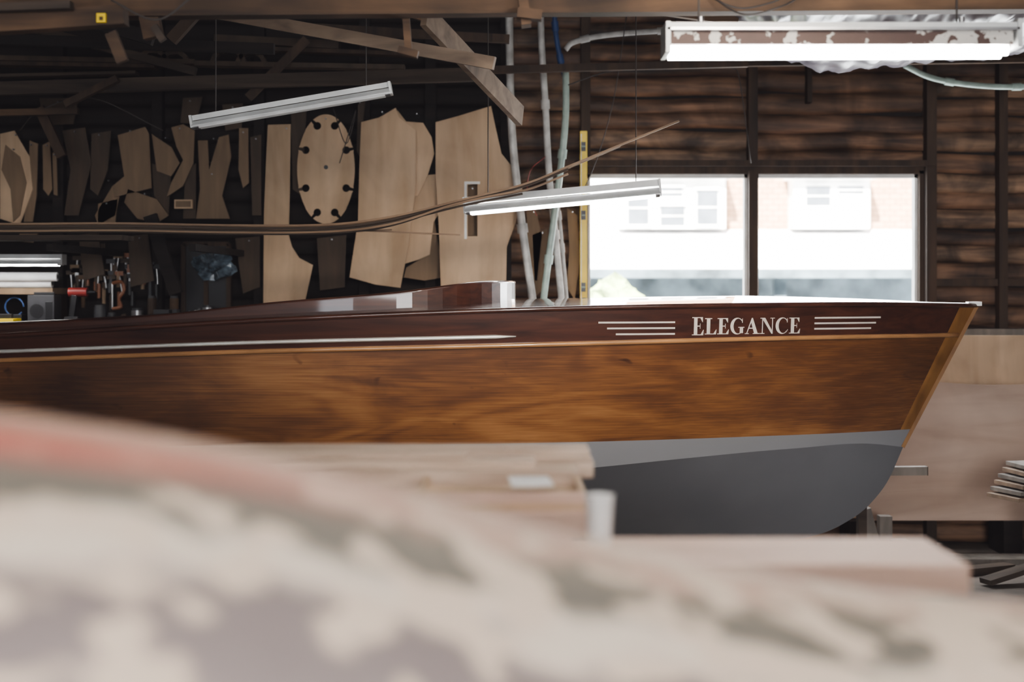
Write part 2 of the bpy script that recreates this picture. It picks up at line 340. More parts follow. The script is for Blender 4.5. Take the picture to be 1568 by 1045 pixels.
def bx(x0,x1,y0,y1,ya,yb,mat): a=W(x0,y0,Yf);b_=W(x1,y1,Yf); f.box((a.x,ya,a.z),(b_.x,yb,b_.z),mat)
bx(1019,1552,38,48,5.44,5.62,'white'); bx(1026,1546,48,70,5.46,5.60,'rust'); bx(1017,1024,37,84,5.43,5.63,'white'); bx(1549,1556,33,76,5.43,5.63,'white')
bx(1019,1552,46,50,5.43,5.63,'steel')
for y in(5.49,5.57): f.cyl((W(1026,0,Yf).x,y,W(0,79,Yf).z),(W(1541,0,Yf).x,y,W(0,77,Yf).z),0.022,'tube',14)
for px in(1070,1465): a=W(px,38,Yf); f.cyl(a,(a.x,a.y,ZT),0.004,'wire',6); f.cyl((a.x,5.44,a.z+0.0),(a.x,5.44,a.z+0.02),0.012,'steel',8)
f.done()
for (x,y) in((-1.2,1.0),(1.2,1.8),(0.6,3.6)):  # unseen fixtures added overhead to brighten the foreground
    fixture('fluorescent_light_fixture',(x-0.65,y,3.45),(x+0.65,y,3.45),0.14,True,tm='filltube')
ps=MB('plastic_sheet'); nx,ny=120,70; vs=[]
for j in range(ny):
    for i in range(nx):
        u=i/(nx-1); v_=j/(ny-1)
        x=1.15+u*3.0; y=6.5+v_*2.3
        sag=herm([1.1,1.6,2.05,2.5,3.1,4.2],[3.18,3.0,2.92,2.97,3.02,3.12],x)
        z=sag+0.17*v_+0.42*math.exp(-v_*7)+0.012*math.sin(x*14+v_*9)+0.009*math.sin(x*37-v_*21)+0.006*math.sin(v_*44+x*9)+0.006*math.sin(x*71+v_*33)
        y+=0.03*math.sin(x*19)*math.exp(-v_*5)
        vs.append((x,y,z))
ps.add(vs,[(j*nx+i,j*nx+i+1,(j+1)*nx+i+1,(j+1)*nx+i) for j in range(ny-1) for i in range(nx-1)],'poly',True); ps.done()
# ================================================================ PIPES
def pipe(name,pts,r,mat,Y=9.45):
    m_=MB(name); P=smooth_pts([W(a,b_,Y) for a,b_ in pts],8); m_.tube(P,r,mat,10)
    for k in(len(P)//3,2*len(P)//3): 
        d=(P[k+1]-P[k]).normalized(); m_.cyl(P[k]-d*0.03,P[k]+d*0.03,r*1.35,mat,10)
    return m_.done()
pipe('drain_pipe',[(779,-60),(780,60),(782,160),(787,240),(800,350),(816,462),(830,560)],0.026,'pipe',9.3)
pipe('drain_pipe',[(826,-60),(829,60),(835,160),(841,270),(850,360),(860,462),(868,560)],0.022,'pipe',9.3)
pipe('drain_pipe',[(866,100),(866,180),(857,270),(845,360),(832,462),(822,560)],0.022,'pipeg',9.2)
pipe('blue_hose',[(846,-60),(850,40),(858,90),(866,122)],0.017,'blue',9.3)
pipe('conduit',[(866,76),(880,64),(935,53),(1040,46),(1130,44)],0.018,'pipe',9.2)
pipe('green_hose',[(1385,100),(1430,120),(1500,131),(1580,132),(1700,120)],0.019,'pipeg',9.3)
pipe('drain_pipe',[(868,460),(861,380),(856,330),(850,280)],0.012,'pipe',9.4)
lv=MB('spirit_level'); a=W(888,201,9.4);b_=W(899,470,9.4); 
lv.box((a.x,9.38,a.z),(b_.x,9.42,1.45),'yellow')
for py in(225,330,440): c=W(893,py,9.4); lv.box((c.x-0.015,9.37,c.z-0.03),(c.x+0.015,9.385,c.z+0.03),'black'); lv.cyl((c.x-0.012,9.368,c.z),(c.x+0.012,9.368,c.z),0.006,'pipeg',8)
lv.box((a.x+0.005,9.37,1.5),(a.x+0.01,9.38,a.z-0.02),'whitep'); lv.done()
# ================================================================ TEMPLATES
def template(pts,Y=9.45,mat='ply',th=0.012,hole=None,tilt=0):
    t=MB('plywood_template'); P=[(W(x,y,Y).x,W(x,y,Y).z) for x,y in pts]; t.prism(P,Y,Y+th,mat)
    c=W(sum(p[0] for p in pts)/len(pts),min(p[1] for p in pts),Y); t.cyl((c.x,Y-0.02,c.z-0.03),(c.x,9.6,c.z-0.03),0.005,'steel',6)
    return t.done()
template([(410,191),(445,190),(444,280),(442,360),(447,378),(458,395),(479,406),(474,430),(466,466),(463,490),(403,490),(403,467),(404,330),(407,250)],9.5)
def oval():
    cx,cy,rx,ry=499,259,45,84; out=[]
    nset=[22,62,118,158,202,242,298,338]
    for d in range(0,360,2):
        t=math.radians(d); ex=cx+rx*math.cos(t)*(1 if abs(math.cos(t))<.7 else .98); ey=cy-ry*math.sin(t)
        if d in nset:
            n=Vector((math.cos(t)/rx,math.sin(t)/ry)).normalized(); tx=Vector((-n.y,n.x)); e=Vector((cx+rx*math.cos(t),cy+ry*math.sin(t)))
            seq=[]; c=e-n*11
            seq.append(e-tx*2)
            for k in range(0,11):
                a=math.radians(25+ (360-50)*k/10); dirv=n*math.cos(a)-tx*math.sin(a); seq.append(c+dirv*6)
            seq.append(e+tx*2)
            out+=[(s.x,2*cy-s.y) for s in seq]
        elif not any(abs(d-n)<=2 for n in nset): out.append((ex,ey))
    return out
template(oval(),9.4)
oc=MB('template_hanging_knob'); c=W(499,256,9.39); oc.cyl((c.x,9.39,c.z),(c.x,9.40,c.z),0.014,'black',12); oc.done()
template([(553,187),(580,180),(606,165),(611,180),(637,200),(636,290),(625,380),(613,441),(575,436),(535,425),(541,385),(548,340),(550,260)],9.38)
template([(608,168),(622,186),(648,188),(661,210),(665,235),(655,268),(640,300),(610,300)],9.46)
template([(636,250),(655,268),(697,264),(690,300),(664,340),(658,390),(640,398),(620,404),(622,330)],9.5)
template([(664,330),(680,425),(650,430),(618,425),(622,410),(655,390)],9.53,'ply2')
t=MB('plywood_template'); Y=9.42
def PP(l): return [(W(x,y,Y).x,W(x,y,Y).z) for x,y in l]
t.prism(PP([(667,187),(700,178),(752,162),(760,200),(768,235),(784,255),(800,288),(797,300),(731,281),(716,283),(716,362),(731,362),(731,281),(797,300),(783,345),(776,380),(775,440),(675,441),(672,350),(667,265)]),Y,Y+0.012,'ply')
for q in ([(711,278),(735,278),(735,282),(711,282)],[(711,282),(715,282),(715,366),(711,366)]): t.prism(PP(q),Y-0.003,Y,'whitep')
t.done()
template([(715,282),(732,282),(732,363),(715,363)],9.56,'ply2')
template([(775,300),(797,300),(790,340),(776,378)],9.5)
dim_left=[[(180,207),(222,194),(228,205),(232,288),(175,302),(172,285),(190,270)],[(172,285),(190,270),(176,330),(150,345),(145,330)],
[(0,205),(22,200),(45,240),(50,290),(30,345),(0,335)],[(45,215),(58,220),(56,300),(50,340),(36,340),(44,290)],[(65,222),(76,216),(80,290),(74,300),(66,290)],[(80,235),(86,230),(88,300),(82,298)],
[(8,222),(30,240),(40,280),(30,330),(20,340),(16,290),(2,260)],
[(262,195),(280,190),(298,200),(296,250),(280,285),(255,302),(262,280),(280,245),(270,225)],[(303,215),(318,215),(320,260),(335,210),(350,206),(354,240),(340,300),(352,335),(300,335),(306,290)],
[(366,196),(380,196),(381,280),(372,288),(365,260)],[(196,290),(240,305),(258,330),(240,342),(210,335),(190,310)],[(150,312),(180,305),(176,345),(150,345)],
[(232,205),(262,225),(275,250),(262,270),(240,262)],[(28,350),(62,350),(50,372),(32,370)],
[(-60,200),(-20,190),(-8,240),(-20,330),(-60,320)],[(-120,210),(-80,215),(-70,330),(-110,340)]]
for i,pts in enumerate(dim_left): template(pts,9.46+0.012*(i%5)*0.9,'ply2' if i!=2 else 'ply')
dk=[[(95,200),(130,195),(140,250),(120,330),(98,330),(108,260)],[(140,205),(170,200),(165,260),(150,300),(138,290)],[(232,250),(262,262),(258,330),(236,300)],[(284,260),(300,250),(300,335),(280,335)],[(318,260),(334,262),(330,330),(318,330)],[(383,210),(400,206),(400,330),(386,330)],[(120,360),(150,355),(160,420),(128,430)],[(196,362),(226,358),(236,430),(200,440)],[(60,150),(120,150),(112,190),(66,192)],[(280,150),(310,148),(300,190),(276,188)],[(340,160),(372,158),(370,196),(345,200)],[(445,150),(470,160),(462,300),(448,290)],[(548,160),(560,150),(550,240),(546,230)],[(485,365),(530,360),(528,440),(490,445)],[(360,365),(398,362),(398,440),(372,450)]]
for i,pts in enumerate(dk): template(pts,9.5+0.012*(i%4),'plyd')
for pts in([(806,325),(820,318),(830,360),(822,430),(810,430)],[(868,318),(884,330),(888,400),(880,460),(868,440),(872,380)],[(815,360),(838,350),(846,400),(835,440),(820,455)]): template(pts,9.56,'ply2')
# ================================================================ BATTENS
bt=MB('timber_battens')
base=[(-120,340,8.0),(0,343,8.0),(180,342,8.0),(350,345,8.0),(500,344,7.95),(600,332,7.9),(700,308,7.85),(800,283,7.8),(870,255,7.8),(950,222,7.8),(1040,185,7.8)]
for k in range(7):
    pts=[];n=len(base)-(0 if k==0 else 1+k//2)
    for i,(x,y,Yd) in enumerate(base[:n]):
        pts.append(W(x,y+k*2.2*(1 if i<6 else 0.5+0.5*math.sin(k*2+i)) + (k*1.6 if i>6 else 0),Yd+0.03*((k*3)%5)))
    P=smooth_pts(pts,6)
    for a_,b2 in zip(P[:-1],P[1:]): bt.beam(a_,b2,0.016,0.011,'oldbeam' if k in(2,4,6) else 'batten')
for l in ([(600,352,8.1),(520,354,8.1),(400,350,8.1),(200,347,8.1)],[(705,360,8.1),(620,356,8.1),(520,352,8.1)]):
    P=smooth_pts([W(*q) for q in l],6)
    for a_,b2 in zip(P[:-1],P[1:]): bt.beam(a_,b2,0.02,0.008,'batten')
bt.done()
rk=MB('timber_rack'); 
z=W(0,358,8.1).z
rk.beam(W(-300,365,8.15),W(196,365,8.15),0.25,0.03,'oldbeam')
rk.beam((W(300,0,8.1).x,8.0,z-0.08),(W(300,0,8.1).x,9.45,z-0.08),0.04,0.04,'darkwood'); rk.beam((-2.6,8.0,z-0.08),(-2.6,9.45,z-0.08),0.04,0.04,'darkwood')
rk.done()
# ================================================================ LEFT WORK AREA
sh=MB('wall_shelf'); zs=W(0,505,9.1).z
sh.box((XL+0.3,9.0,zs-0.04),(W(400,0,9.1).x,9.6,zs),'oldbeam')
for x in(-5.5,-4,-2.6,-1.8): sh.box((x,9.1,zs-0.4),(x+0.04,9.6,zs-0.04),'stud'); sh.box((x,9.5,0.0),(x+0.05,9.6,zs-0.04),'stud')
sh.done()
z2=W(0,446,9.3).z; s2_=MB('upper_shelf'); s2_.box((W(-100,0,9.3).x,9.2,z2-0.02),(W(88,0,9.3).x,9.55,z2+0.02),'ply2')
for x in(W(-90,0,9.3).x,W(80,0,9.3).x): s2_.box((x,9.4,zs),(x+0.02,9.55,z2-0.02),'stud')
s2_.done()
fixture('fluorescent_light_fixture',W(-120,393,8.9),W(97,393,8.9),0.1,True,hang=False)
rl=MB('paper_rolls')
for i,(y,r,x1) in enumerate(((424,0.03,88),(434,0.03,80),(430,0.028,60))):
    a=W(-100,y,9.25+0.05*i); b_=W(x1,y,9.25+0.05*i); rl.cyl(a,b_,r,'paper',14); rl.cyl(b_,b_+Vector((0.004,0,0)),r*0.5,'grey',10)
rl.done()
def shelfobj(name,fn): o=MB(name); fn(o); return o.done(bevel=0.004)
def X(px): return W(px,0,9.2).x
def drill(o):
    x=X(122); z=zs
    o.cyl((x-0.07,9.2,z+0.24),(x+0.05,9.2,z+0.24),0.03,'red',12); o.cyl((x+0.05,9.2,z+0.24),(x+0.1,9.2,z+0.24),0.015,'black',10,0.008)
    o.beam((x-0.03,9.2,z+0.22),(x-0.05,9.2,z+0.08),0.035,0.045,'black'); o.box((x-0.09,9.16,z),(x-0.0,9.24,z+0.08),'black'); 
shelfobj('cordless_drill',drill)
def radio(o):
    x=X(50); o.box((x,9.1,zs),(x+0.17,9.25,zs+0.22),'grey'); o.cyl((x+0.06,9.095,zs+0.12),(x+0.06,9.1,zs+0.12),0.045,'black',16); o.box((x+0.115,9.095,zs+0.05),(x+0.16,9.1,zs+0.18),'black'); o.box((x+0.02,9.16,zs+0.22),(x+0.15,9.18,zs+0.24),'black')
shelfobj('radio',radio)
def yel(o): x=X(-10); o.box((x,9.05,zs),(x+0.18,9.2,zs+0.07),'yellow'); o.box((x+0.03,9.1,zs+0.07),(x+0.15,9.14,zs+0.1),'black'); o.box((x,9.045,zs+0.045),(x+0.18,9.05,zs+0.05),'black')
shelfobj('toolbox',yel)
def clampo(o):
    P=[W(x,y,9.3) for x,y in((172,434),(186,432),(190,445),(182,458),(186,470),(172,473))]; P=smooth_pts(P,5); o.tube(P,0.012,'orange',8); o.cyl(W(172,434,9.3),W(172,473,9.3),0.008,'steel',8)
shelfobj('c_clamp',clampo)
def blue(o):
    c=W(22,470,9.25); 
    P=[c+Vector((0.06*math.cos(a/10*math.pi),0,0.06*math.sin(a/10*math.pi))) for a in range(0,19)]; o.tube(P,0.006,'blue',6); o.box((c.x-0.06,9.21,zs),(c.x+0.06,9.3,c.z-0.05),'black')
shelfobj('hose_coil',blue)
def plane_(o):
    x=X(190); o.box((x,9.08,zs),(x+0.2,9.14,zs+0.02),'grey'); o.box((x+0.06,9.085,zs+0.02),(x+0.14,9.135,zs+0.045),'grey'); o.cyl((x+0.17,9.11,zs+0.02),(x+0.17,9.11,zs+0.06),0.014,'beam',10); o.beam((x+0.04,9.11,zs+0.02),(x+0.02,9.11,zs+0.1),0.02,0.03,'beam')
shelfobj('hand_plane',plane_)
def vise(o):
    x=X(255); o.cyl((x,9.1,zs),(x,9.1,zs+0.05),0.05,'grey',14); o.box((x-0.05,9.06,zs+0.05),(x+0.05,9.14,zs+0.13),'grey'); o.box((x+0.07,9.06,zs+0.05),(x+0.1,9.14,zs+0.13),'grey'); o.cyl((x+0.05,9.1,zs+0.07),(x+0.18,9.1,zs+0.07),0.012,'steel',8); o.cyl((x+0.17,9.1,zs+0.02),(x+0.17,9.1,zs+0.12),0.006,'steel',8)
shelfobj('bench_vise',vise)
jr=MB('jar_collection')
for px,h,r,mt in((148,0.14,0.04,'grey'),(166,0.09,0.03,'black'),(205,0.12,0.04,'steel'),(228,0.2,0.03,'stud'),(243,0.1,0.04,'oldbeam'),(262,0.2,0.03,'beam'),(300,0.12,0.03,'pipe'),(313,0.14,0.032,'steel'),(330,0.10,0.035,'pipe')):
    x=X(px); jr.cyl((x,9.28,zs),(x,9.28,zs+h),r,mt,14); jr.cyl((x,9.28,zs+h),(x,9.28,zs+h+0.015),r*0.85,'grey',14)
jr.done()
tl=MB('hanging_hand_tools')
for i in range(34):
    px=random.uniform(108,270); py=random.uniform(375,430); L_=random.uniform(0.1,0.24); mt=random.choice(['grey','oldbeam','plyd','black','beam','stud','ply2','orange'])
    c=W(px,py,9.57); tl.cyl(c,c+Vector((random.uniform(-.02,.02),0,-L_*0.5)),0.008,'steel',8); tl.cyl(c+Vector((0,0,-L_*0.5)),c+Vector((0,0,-L_)),0.014,mt,8); tl.box((c.x-0.03,c.y-0.012,c.z-0.01),(c.x+0.03,c.y+0.012,c.z+0.02),mt)
tl.done()
wp=MB('window_2'); a=W(283,374,9.6);b_=W(352,480,9.6)
wp.box((a.x,9.57,b_.z),(b_.x,9.59,a.z),'black'); 
for x in(a.x,b_.x,(a.x+b_.x)/2): wp.box((x-0.015,9.55,b_.z),(x+0.015,9.6,a.z),'stud')
wp.box((a.x,9.55,a.z-0.015),(b_.x,9.6,a.z+0.015),'stud'); wp.done()
pf=MB('pane_reflection_lump')  # lumpy mesh and colour put in for the bluish reflection in the dark window
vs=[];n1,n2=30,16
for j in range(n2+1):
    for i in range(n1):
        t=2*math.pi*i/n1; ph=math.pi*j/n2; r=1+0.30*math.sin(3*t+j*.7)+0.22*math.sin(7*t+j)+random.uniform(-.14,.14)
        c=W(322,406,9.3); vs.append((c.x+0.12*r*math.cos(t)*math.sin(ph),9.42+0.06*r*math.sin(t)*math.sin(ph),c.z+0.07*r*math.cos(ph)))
pf.add(vs,[(j*n1+i,j*n1+(i+1)%n1,(j+1)*n1+(i+1)%n1,(j+1)*n1+i) for j in range(n2) for i in range(n1)],'reflectblue',False)
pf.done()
ol=MB('outlet_box'); c=W(290,315,9.6); ol.box((c.x-0.06,9.42,c.z-0.03),(c.x+0.06,9.45,c.z+0.03),'ply'); ol.box((c.x-0.05,9.415,c.z-0.02),(c.x+0.05,9.42,c.z+0.02),'ply2'); ol.done()
# ================================================================ THE BOAT
YC=8.0; XT=-4.6
sheer_b=([-4.6,-3,-1.6,-.8,0,.8,1.4,1.9,2.3,2.61],[.76,.88,.93,.94,.88,.74,.56,.37,.19,0.0])
sheer_z=([-4.6,-2.5,-1.25,0.05,1.1,2.0,2.61],[1.42,1.51,1.585,1.637,1.655,1.658,1.647])
rail_b=([-4.6,-3,-1.6,-.8,0,.8,1.4,1.9,2.25,2.525],[.735,.850,.897,.907,.848,.708,.527,.342,.175,0.0])
rail_z=([-4.6,-2.5,-1.25,0.05,1.1,2.0,2.525],[1.31,1.385,1.43,1.458,1.478,1.484,1.482])
chine_b=([-4.6,-3,-1.6,-.8,0,.8,1.3,1.7,2.0,2.2],[.66,.76,.79,.77,.69,.52,.37,.24,.11,0.0])
chine_z=([-4.6,-3,-1.6,-.4,.4,1.0,1.5,2.0,2.2],[.66,.67,.70,.76,.81,.85,.875,.88,.85])
keel_z=([-4.6,0,1.0,1.344,1.638,1.859,2.024,2.12,2.2],[.33,.30,.30,.307,.335,.415,.54,.67,.85])
NT=140
def cv(bt_,zt,xs,t,kb=False):
    x=xs+(XT-xs)*(t**1.5); return (x,0.0 if kb else max(0,herm(*bt_,x)),herm(*zt,x))
def station(t):
    s=cv(sheer_b,sheer_z,2.61,t); r=cv(rail_b,rail_z,2.525,t); c=cv(chine_b,chine_z,2.2,t); k=cv(None,keel_z,2.2,t,True)
    return s,r,c,k
def lerp3(a,b_,v,bul=0): return tuple([a[0]+(b_[0]-a[0])*v, max(0,a[1]+(b_[1]-a[1])*v+bul*math.sin(math.pi*v)*min(1,a[1]/.5)), a[2]+(b_[2]-a[2])*v])
hb=MB('varnished_wooden_motorboat')
RS,RH,RB=3,14,8
def grid(rows,mat,sgn,smooth=True):
    n=len(rows[0]); vs=[(x,YC-sgn*b_,z) for row in rows for x,b_,z in row]
    hb.add(vs,[(i*n+j,i*n+j+1,(i+1)*n+j+1,(i+1)*n+j) for i in range(len(rows)-1) for j in range(n-1)],mat,smooth)
ST=[station(i/(NT-1)) for i in range(NT)]
for sgn in(1,-1):
    grid([[lerp3(s,r,v/RS,0.002) for v in range(RS+1)] for s,r,c,k in ST],'mahog',sgn)
    grid([[lerp3(r,c,v/RH,0.014) for v in range(RH+1)] for s,r,c,k in ST],'hull',sgn)
    grid([[lerp3(c,k,v/RB,0.03) for v in range(RB+1)] for s,r,c,k in ST],'bottom',sgn)
s,r,c,k=ST[-1]; pts=[(s[0],YC-s[1],s[2]),(r[0],YC-r[1],r[2]),(c[0],YC-c[1],c[2]),(k[0],YC,k[2]),(c[0],YC+c[1],c[2]),(r[0],YC+r[1],r[2]),(s[0],YC+s[1],s[2])]
hb.add(pts,[list(range(7))],'mahog')
bv=BVHTree.FromPolygons([Vector(v) for v in hb.v],hb.f)
def onhull(x,z,off=0.004):
    h=bv.ray_cast(Vector((x,5,z)),Vector((0,1,0)))
    return Vector((x,(h[0].y if h[0] else YC)-off,z))
CR=0.045
ck_b=lambda x: 0.66*max(0.0,herm(*sheer_b,x))*(1 if x<-0.6 else math.sqrt(max(0,1-((x+0.6)/0.62)**2)))
def deckz(x,y_,s): 
    bb=max(1e-4,s[1]); return s[2]+CR*(min(1,bb/.6))*(1-(y_/bb)**2)
for sgn in(1,-1):
    rows=[]
    for s,r,c,k in ST:
        x=s[0]; inner=ck_b(x) if -3.6<x<0.02 else 0.0
        rows.append([(x,s[1]+(inner-s[1])*v/8,deckz(x,s[1]+(inner-s[1])*v/8,s)) for v in range(9)])
    grid(rows,'mahog',sgn)
def ctop(x): return herm([-4.6,-2.5,-1.8,-1.3,-.6,-.05,.05],[1.48,1.555,1.60,1.655,1.715,1.775,1.775],x)
plan=[]
xs_=[-3.6+3.0*i/40 for i in range(41)]
for x in xs_: plan.append((x,ck_b(x)))
for a in range(1,13):
    an=math.pi/2*a/12; plan.append((-0.6+0.62*math.sin(an),0.66*herm(*sheer_b,-0.6+0.62*math.sin(an))*math.cos(an)))
def coam(th,y_sgn):
    out=[];inn=[]
    for i,(x,b_) in enumerate(plan):
        zb=herm(*sheer_z,x)+CR*(1-(b_/max(.1,herm(*sheer_b,x)))**2)-0.03; zt=max(ctop(x),zb+0.04)
        p0=plan[max(0,i-1)];p1=plan[min(len(plan)-1,i+1)]; tx,ty=p1[0]-p0[0],p1[1]-p0[1]; L_=math.hypot(tx,ty); nx_,ny_=-ty/L_,tx/L_
        if i==len(plan)-1: nx_,ny_=1,0
        out.append((x,b_,zb,zt)); inn.append((x-abs(nx_)*th,b_-abs(ny_)*th,zb,zt))
    vs=[]
    for o,i_ in zip(out,inn):
        vs+=[(o[0],YC-y_sgn*o[1],o[2]),(o[0],YC-y_sgn*o[1],o[3]),(i_[0],YC-y_sgn*i_[1],i_[3]),(i_[0],YC-y_sgn*i_[1],i_[2])]
    n=len(out); fs=[]
    for i in range(n-1):
        for j in range(3): fs.append((i*4+j,i*4+j+1,(i+1)*4+j+1,(i+1)*4+j))
    hb.add(vs,fs,'mahog',False)
    hb.tube([Vector(((o[0]+i_[0])/2,YC-y_sgn*(o[1]+i_[1])/2,o[3])) for o,i_ in zip(out,inn)],0.012,'mahog',8)
coam(0.022,1); coam(0.022,-1)
hb.box((-3.7,YC-0.55,0.78),(0.1,YC+0.55,0.8),'stem'); hb.box((-2.4,YC-0.5,0.8),(-1.9,YC+0.5,1.15),'mahog'); hb.box((-3.6,YC-0.5,0.8),(-3.2,YC+0.5,1.15),'mahog')
def curve_along(bt_,zt,x0,x1,dz,off,n=90):
    return [(x0+(x1-x0)*i/n, max(0,herm(*bt_,x0+(x1-x0)*i/n))+off, herm(*zt,x0+(x1-x0)*i/n)+dz) for i in range(n+1)]
for sgn in(1,-1):
    T=lambda pts:[Vector((x,YC-sgn*b_,z)) for x,b_,z in pts]
    hb.tube(T(curve_along(sheer_b,sheer_z,2.62,XT,0.0,0.004)),0.013,'mahog',8)
    hb.tube(T(curve_along(rail_b,rail_z,2.50,XT,0.0,0.006)),0.013,'gold',8)
    pc=curve_along(rail_b,rail_z,0.02,XT,0.045,0.014); hb.tube(T(pc),[0.003]+[0.006]+[0.010]*(len(pc)-2),'chrome',8)
for sgn in(1,-1):
    rows=[]
    for v in range(25):
        z=1.640-(1.640-0.952)*v/24
        xe=2.61-(1.647-z)*(0.41/0.797); row=[]
        for u in range(7):
            x=xe-0.004-0.105*u/6*(0.72+0.28*(1-v/24)); h=onhull(x,z,0.006); yy=YC-h.y
            if u==6: yy-=0.006
            if u==0: yy=0.012
            row.append((x,yy,z))
        rows.append(row)
    grid(rows,'stem',sgn)
hb.beam((2.612,YC,1.645),(2.195,YC,0.85),0.03,0.02,'stem')
hb.box((2.56,YC-0.025,1.645),(2.635,YC+0.025,1.668),'chrome')
Lt={}
E=[[(.12,0),(.34,0),(.34,1),(.12,1)],[(0,.95),(.68,.95),(.68,1),(0,1)],[(0,0),(.72,0),(.72,.05),(0,.05)],[(.34,.475),(.52,.475),(.52,.535),(.34,.535)],[(.68,1),(.63,1),(.52,.95),(.66,.72),(.68,.72)],[(.72,0),(.75,.3),(.72,.3),(.56,.05)],[(.5,.36),(.53,.36),(.53,.65),(.5,.65)]]
Lt['E']=(E,.82); Lt['L']=([E[0],[(0,.95),(.46,.95),(.46,1),(0,1)],E[2],E[5]],.80)
Lt['A']=([[(.08,0),(.14,0),(.46,.88),(.43,1)],[(.43,1),(.50,1),(.86,0),(.62,0),(.37,.80)],[(.22,.33),(.70,.33),(.68,.39),(.24,.39)],[(0,0),(.26,0),(.26,.045),(0,.045)],[(.52,0),(.98,0),(.98,.045),(.52,.045)]],1.0)
Lt['N']=([[(.12,0),(.18,0),(.18,1),(.12,1)],[(.06,1),(.32,1),(.84,.12),(.84,0),(.76,0),(.12,.96)],[(.78,0),(.84,0),(.84,1),(.78,1)],[(0,.955),(.3,.955),(.3,1),(0,1)],[(0,0),(.3,0),(.3,.045),(0,.045)],[(.66,.955),(.96,.955),(.96,1),(.66,1)]],1.0)
def arc(a0,a1,n=22):
    q=[]
    for i in range(n):
        t0=math.radians(a0+(a1-a0)*i/n);t1=math.radians(a0+(a1-a0)*(i+1)/n)
        o=lambda t:(.47+.45*math.cos(t),.5+.52*math.sin(t)); ii=lambda t:(.53+.30*math.cos(t),.5+.46*math.sin(t))
        q.append([o(t0),o(t1),ii(t1),ii(t0)])
    return q
Lt['C']=(arc(42,318)+[[(.78,.70),(.82,.70),(.82,1.0),(.76,.88)],[(.80,.16),(.86,.24),(.83,.28),(.74,.1)]],.93)
Lt['G']=(arc(42,312)+[[(.78,.70),(.82,.70),(.82,1.0),(.76,.88)],[(.64,0.06),(.86,.06),(.86,.44),(.64,.44)],[(.54,.40),(.94,.40),(.94,.445),(.54,.445)]],.98)
word='ELEGANCE'; x0,x1=0.925,1.525; zb=1.506; sc=0.084
tw=sum(Lt[c][1] for c in word); kx=(x1-x0)/tw; cx=x0
for i,ch in enumerate(word):
    polys,wd=Lt[ch]; hs=sc*(1.12 if i==0 else 1.0); zz=zb-(0.004 if i==0 else 0)
    for pl in polys:
        vs=[onhull(cx+px*kx,zz+py*hs,0.0045) for px,py in pl]; hb.add(vs,[list(range(len(vs)))],'cream')
    cx+=wd*kx
def stripe(xa,xb,z,h,cut):
    n=12; vs=[]
    for i in range(n+1):
        x=xa+(xb-xa)*i/n; vs+= [onhull(x,z,0.0045),onhull(x,z+h,0.0045)]
    hb.add(vs,[(2*i,2*i+2,2*i+3,2*i+1) for i in range(n)],'cream')
for i in range(3):
    stripe(0.437+0.045*i,0.835,1.566-0.030*i,0.009,1); stripe(1.60,1.99-0.028*i,1.583-0.029*i,0.009,1)
hb.done()
cr=MB('boat_cradle')
for x in(1.25,-0.6,-2.4,-4.2):
    cr.box((x-0.07,YC-0.45,0),(x+0.07,YC+0.45,0.14),'oldbeam'); cr.box((x-0.06,YC-0.12,0.14),(x+0.06,YC+0.12,0.293),'oldbeam')
    if x<1:
        for s in(-1,1): cr.beam((x,YC+s*0.42,0.1),(x,YC+s*0.50,0.45),0.08,0.1,'oldbeam')
cr.done()
sv=MB('prop_stand')
def post(px0,px1,py,Y,mat,lean=0.0):
    a=W(px0,py,Y);b_=W(px1,py,Y); sv.beam(((a.x+b_.x)/2-lean,Y,0),((a.x+b_.x)/2,Y,a.z),b_.x-a.x,0.08,mat)
post(1345,1364,790,9.0,'greypost'); post(1313,1331,780,8.8,'greypost',-0.10)
sv.box((W(1300,0,8.9).x,8.78,0),(W(1400,0,8.9).x,9.05,0.06),'greypost'); sv.box((W(1366,0,8.9).x,8.82,0.06),(W(1392,0,8.9).x,8.98,0.16),'greypost'); sv.box((W(1302,0,8.9).x,8.84,0.06),(W(1326,0,8.9).x,8.98,0.13),'oldbeam')
sv.done()
bl=MB('floor_boards_loose')
bl.box((W(1400,0,9.0).x,8.95,0),(XR-0.6,9.15,0.035),'greypost'); bl.beam((W(1420,0,8.6).x,8.55,0.02),(W(1560,0,8.6).x,8.75,0.03),0.1,0.04,'oldbeam'); bl.beam((W(1500,0,8.4).x,8.3,0.03),(W(1640,0,8.4).x,8.5,0.14),0.1,0.03,'oldbeam')
bl.done()
pz=W(0,797,9.3).z
def sheet(name,xa,xb,y0,y1,z0,z1,th,mat,wav=0.0):
    s_=MB(name); n=24; vs=[]
    for i in range(n+1):
        x=xa+(xb-xa)*i/n; zt_=z1+wav*(math.sin(x*3.1)+0.5*math.sin(x*7.7))
        vs+=[(x,y0,z0),(x,y1,zt_),(x,y1+th,zt_),(x,y0+th,z0)]
    fs=[(i*4+j,(i+1)*4+j,(i+1)*4+(j+1)%4,i*4+(j+1)%4) for i in range(n) for j in range(4)]+[(0,1,2,3),(n*4+3,n*4+2,n*4+1,n*4)]
    s_.add(vs,fs,mat); return s_.done()
a=W(1325,0,9.3).x
sheet('plywood_sheet',a,XR-0.3,9.28,9.36,pz,W(0,588,9.36).z,0.018,'ply3',0.012)
sheet('plywood_sheet',a-0.4,XR-0.2,9.38,9.46,pz,W(0,514,9.46).z,0.015,'ply')
sb=MB('sheet_support_blocks')
for x in(2.2,3.2,4.3): sb.box((x,9.25,0),(x+0.12,9.55,pz),'darkwood')
sb.done()
bd=MB('stacked_board_offcuts')
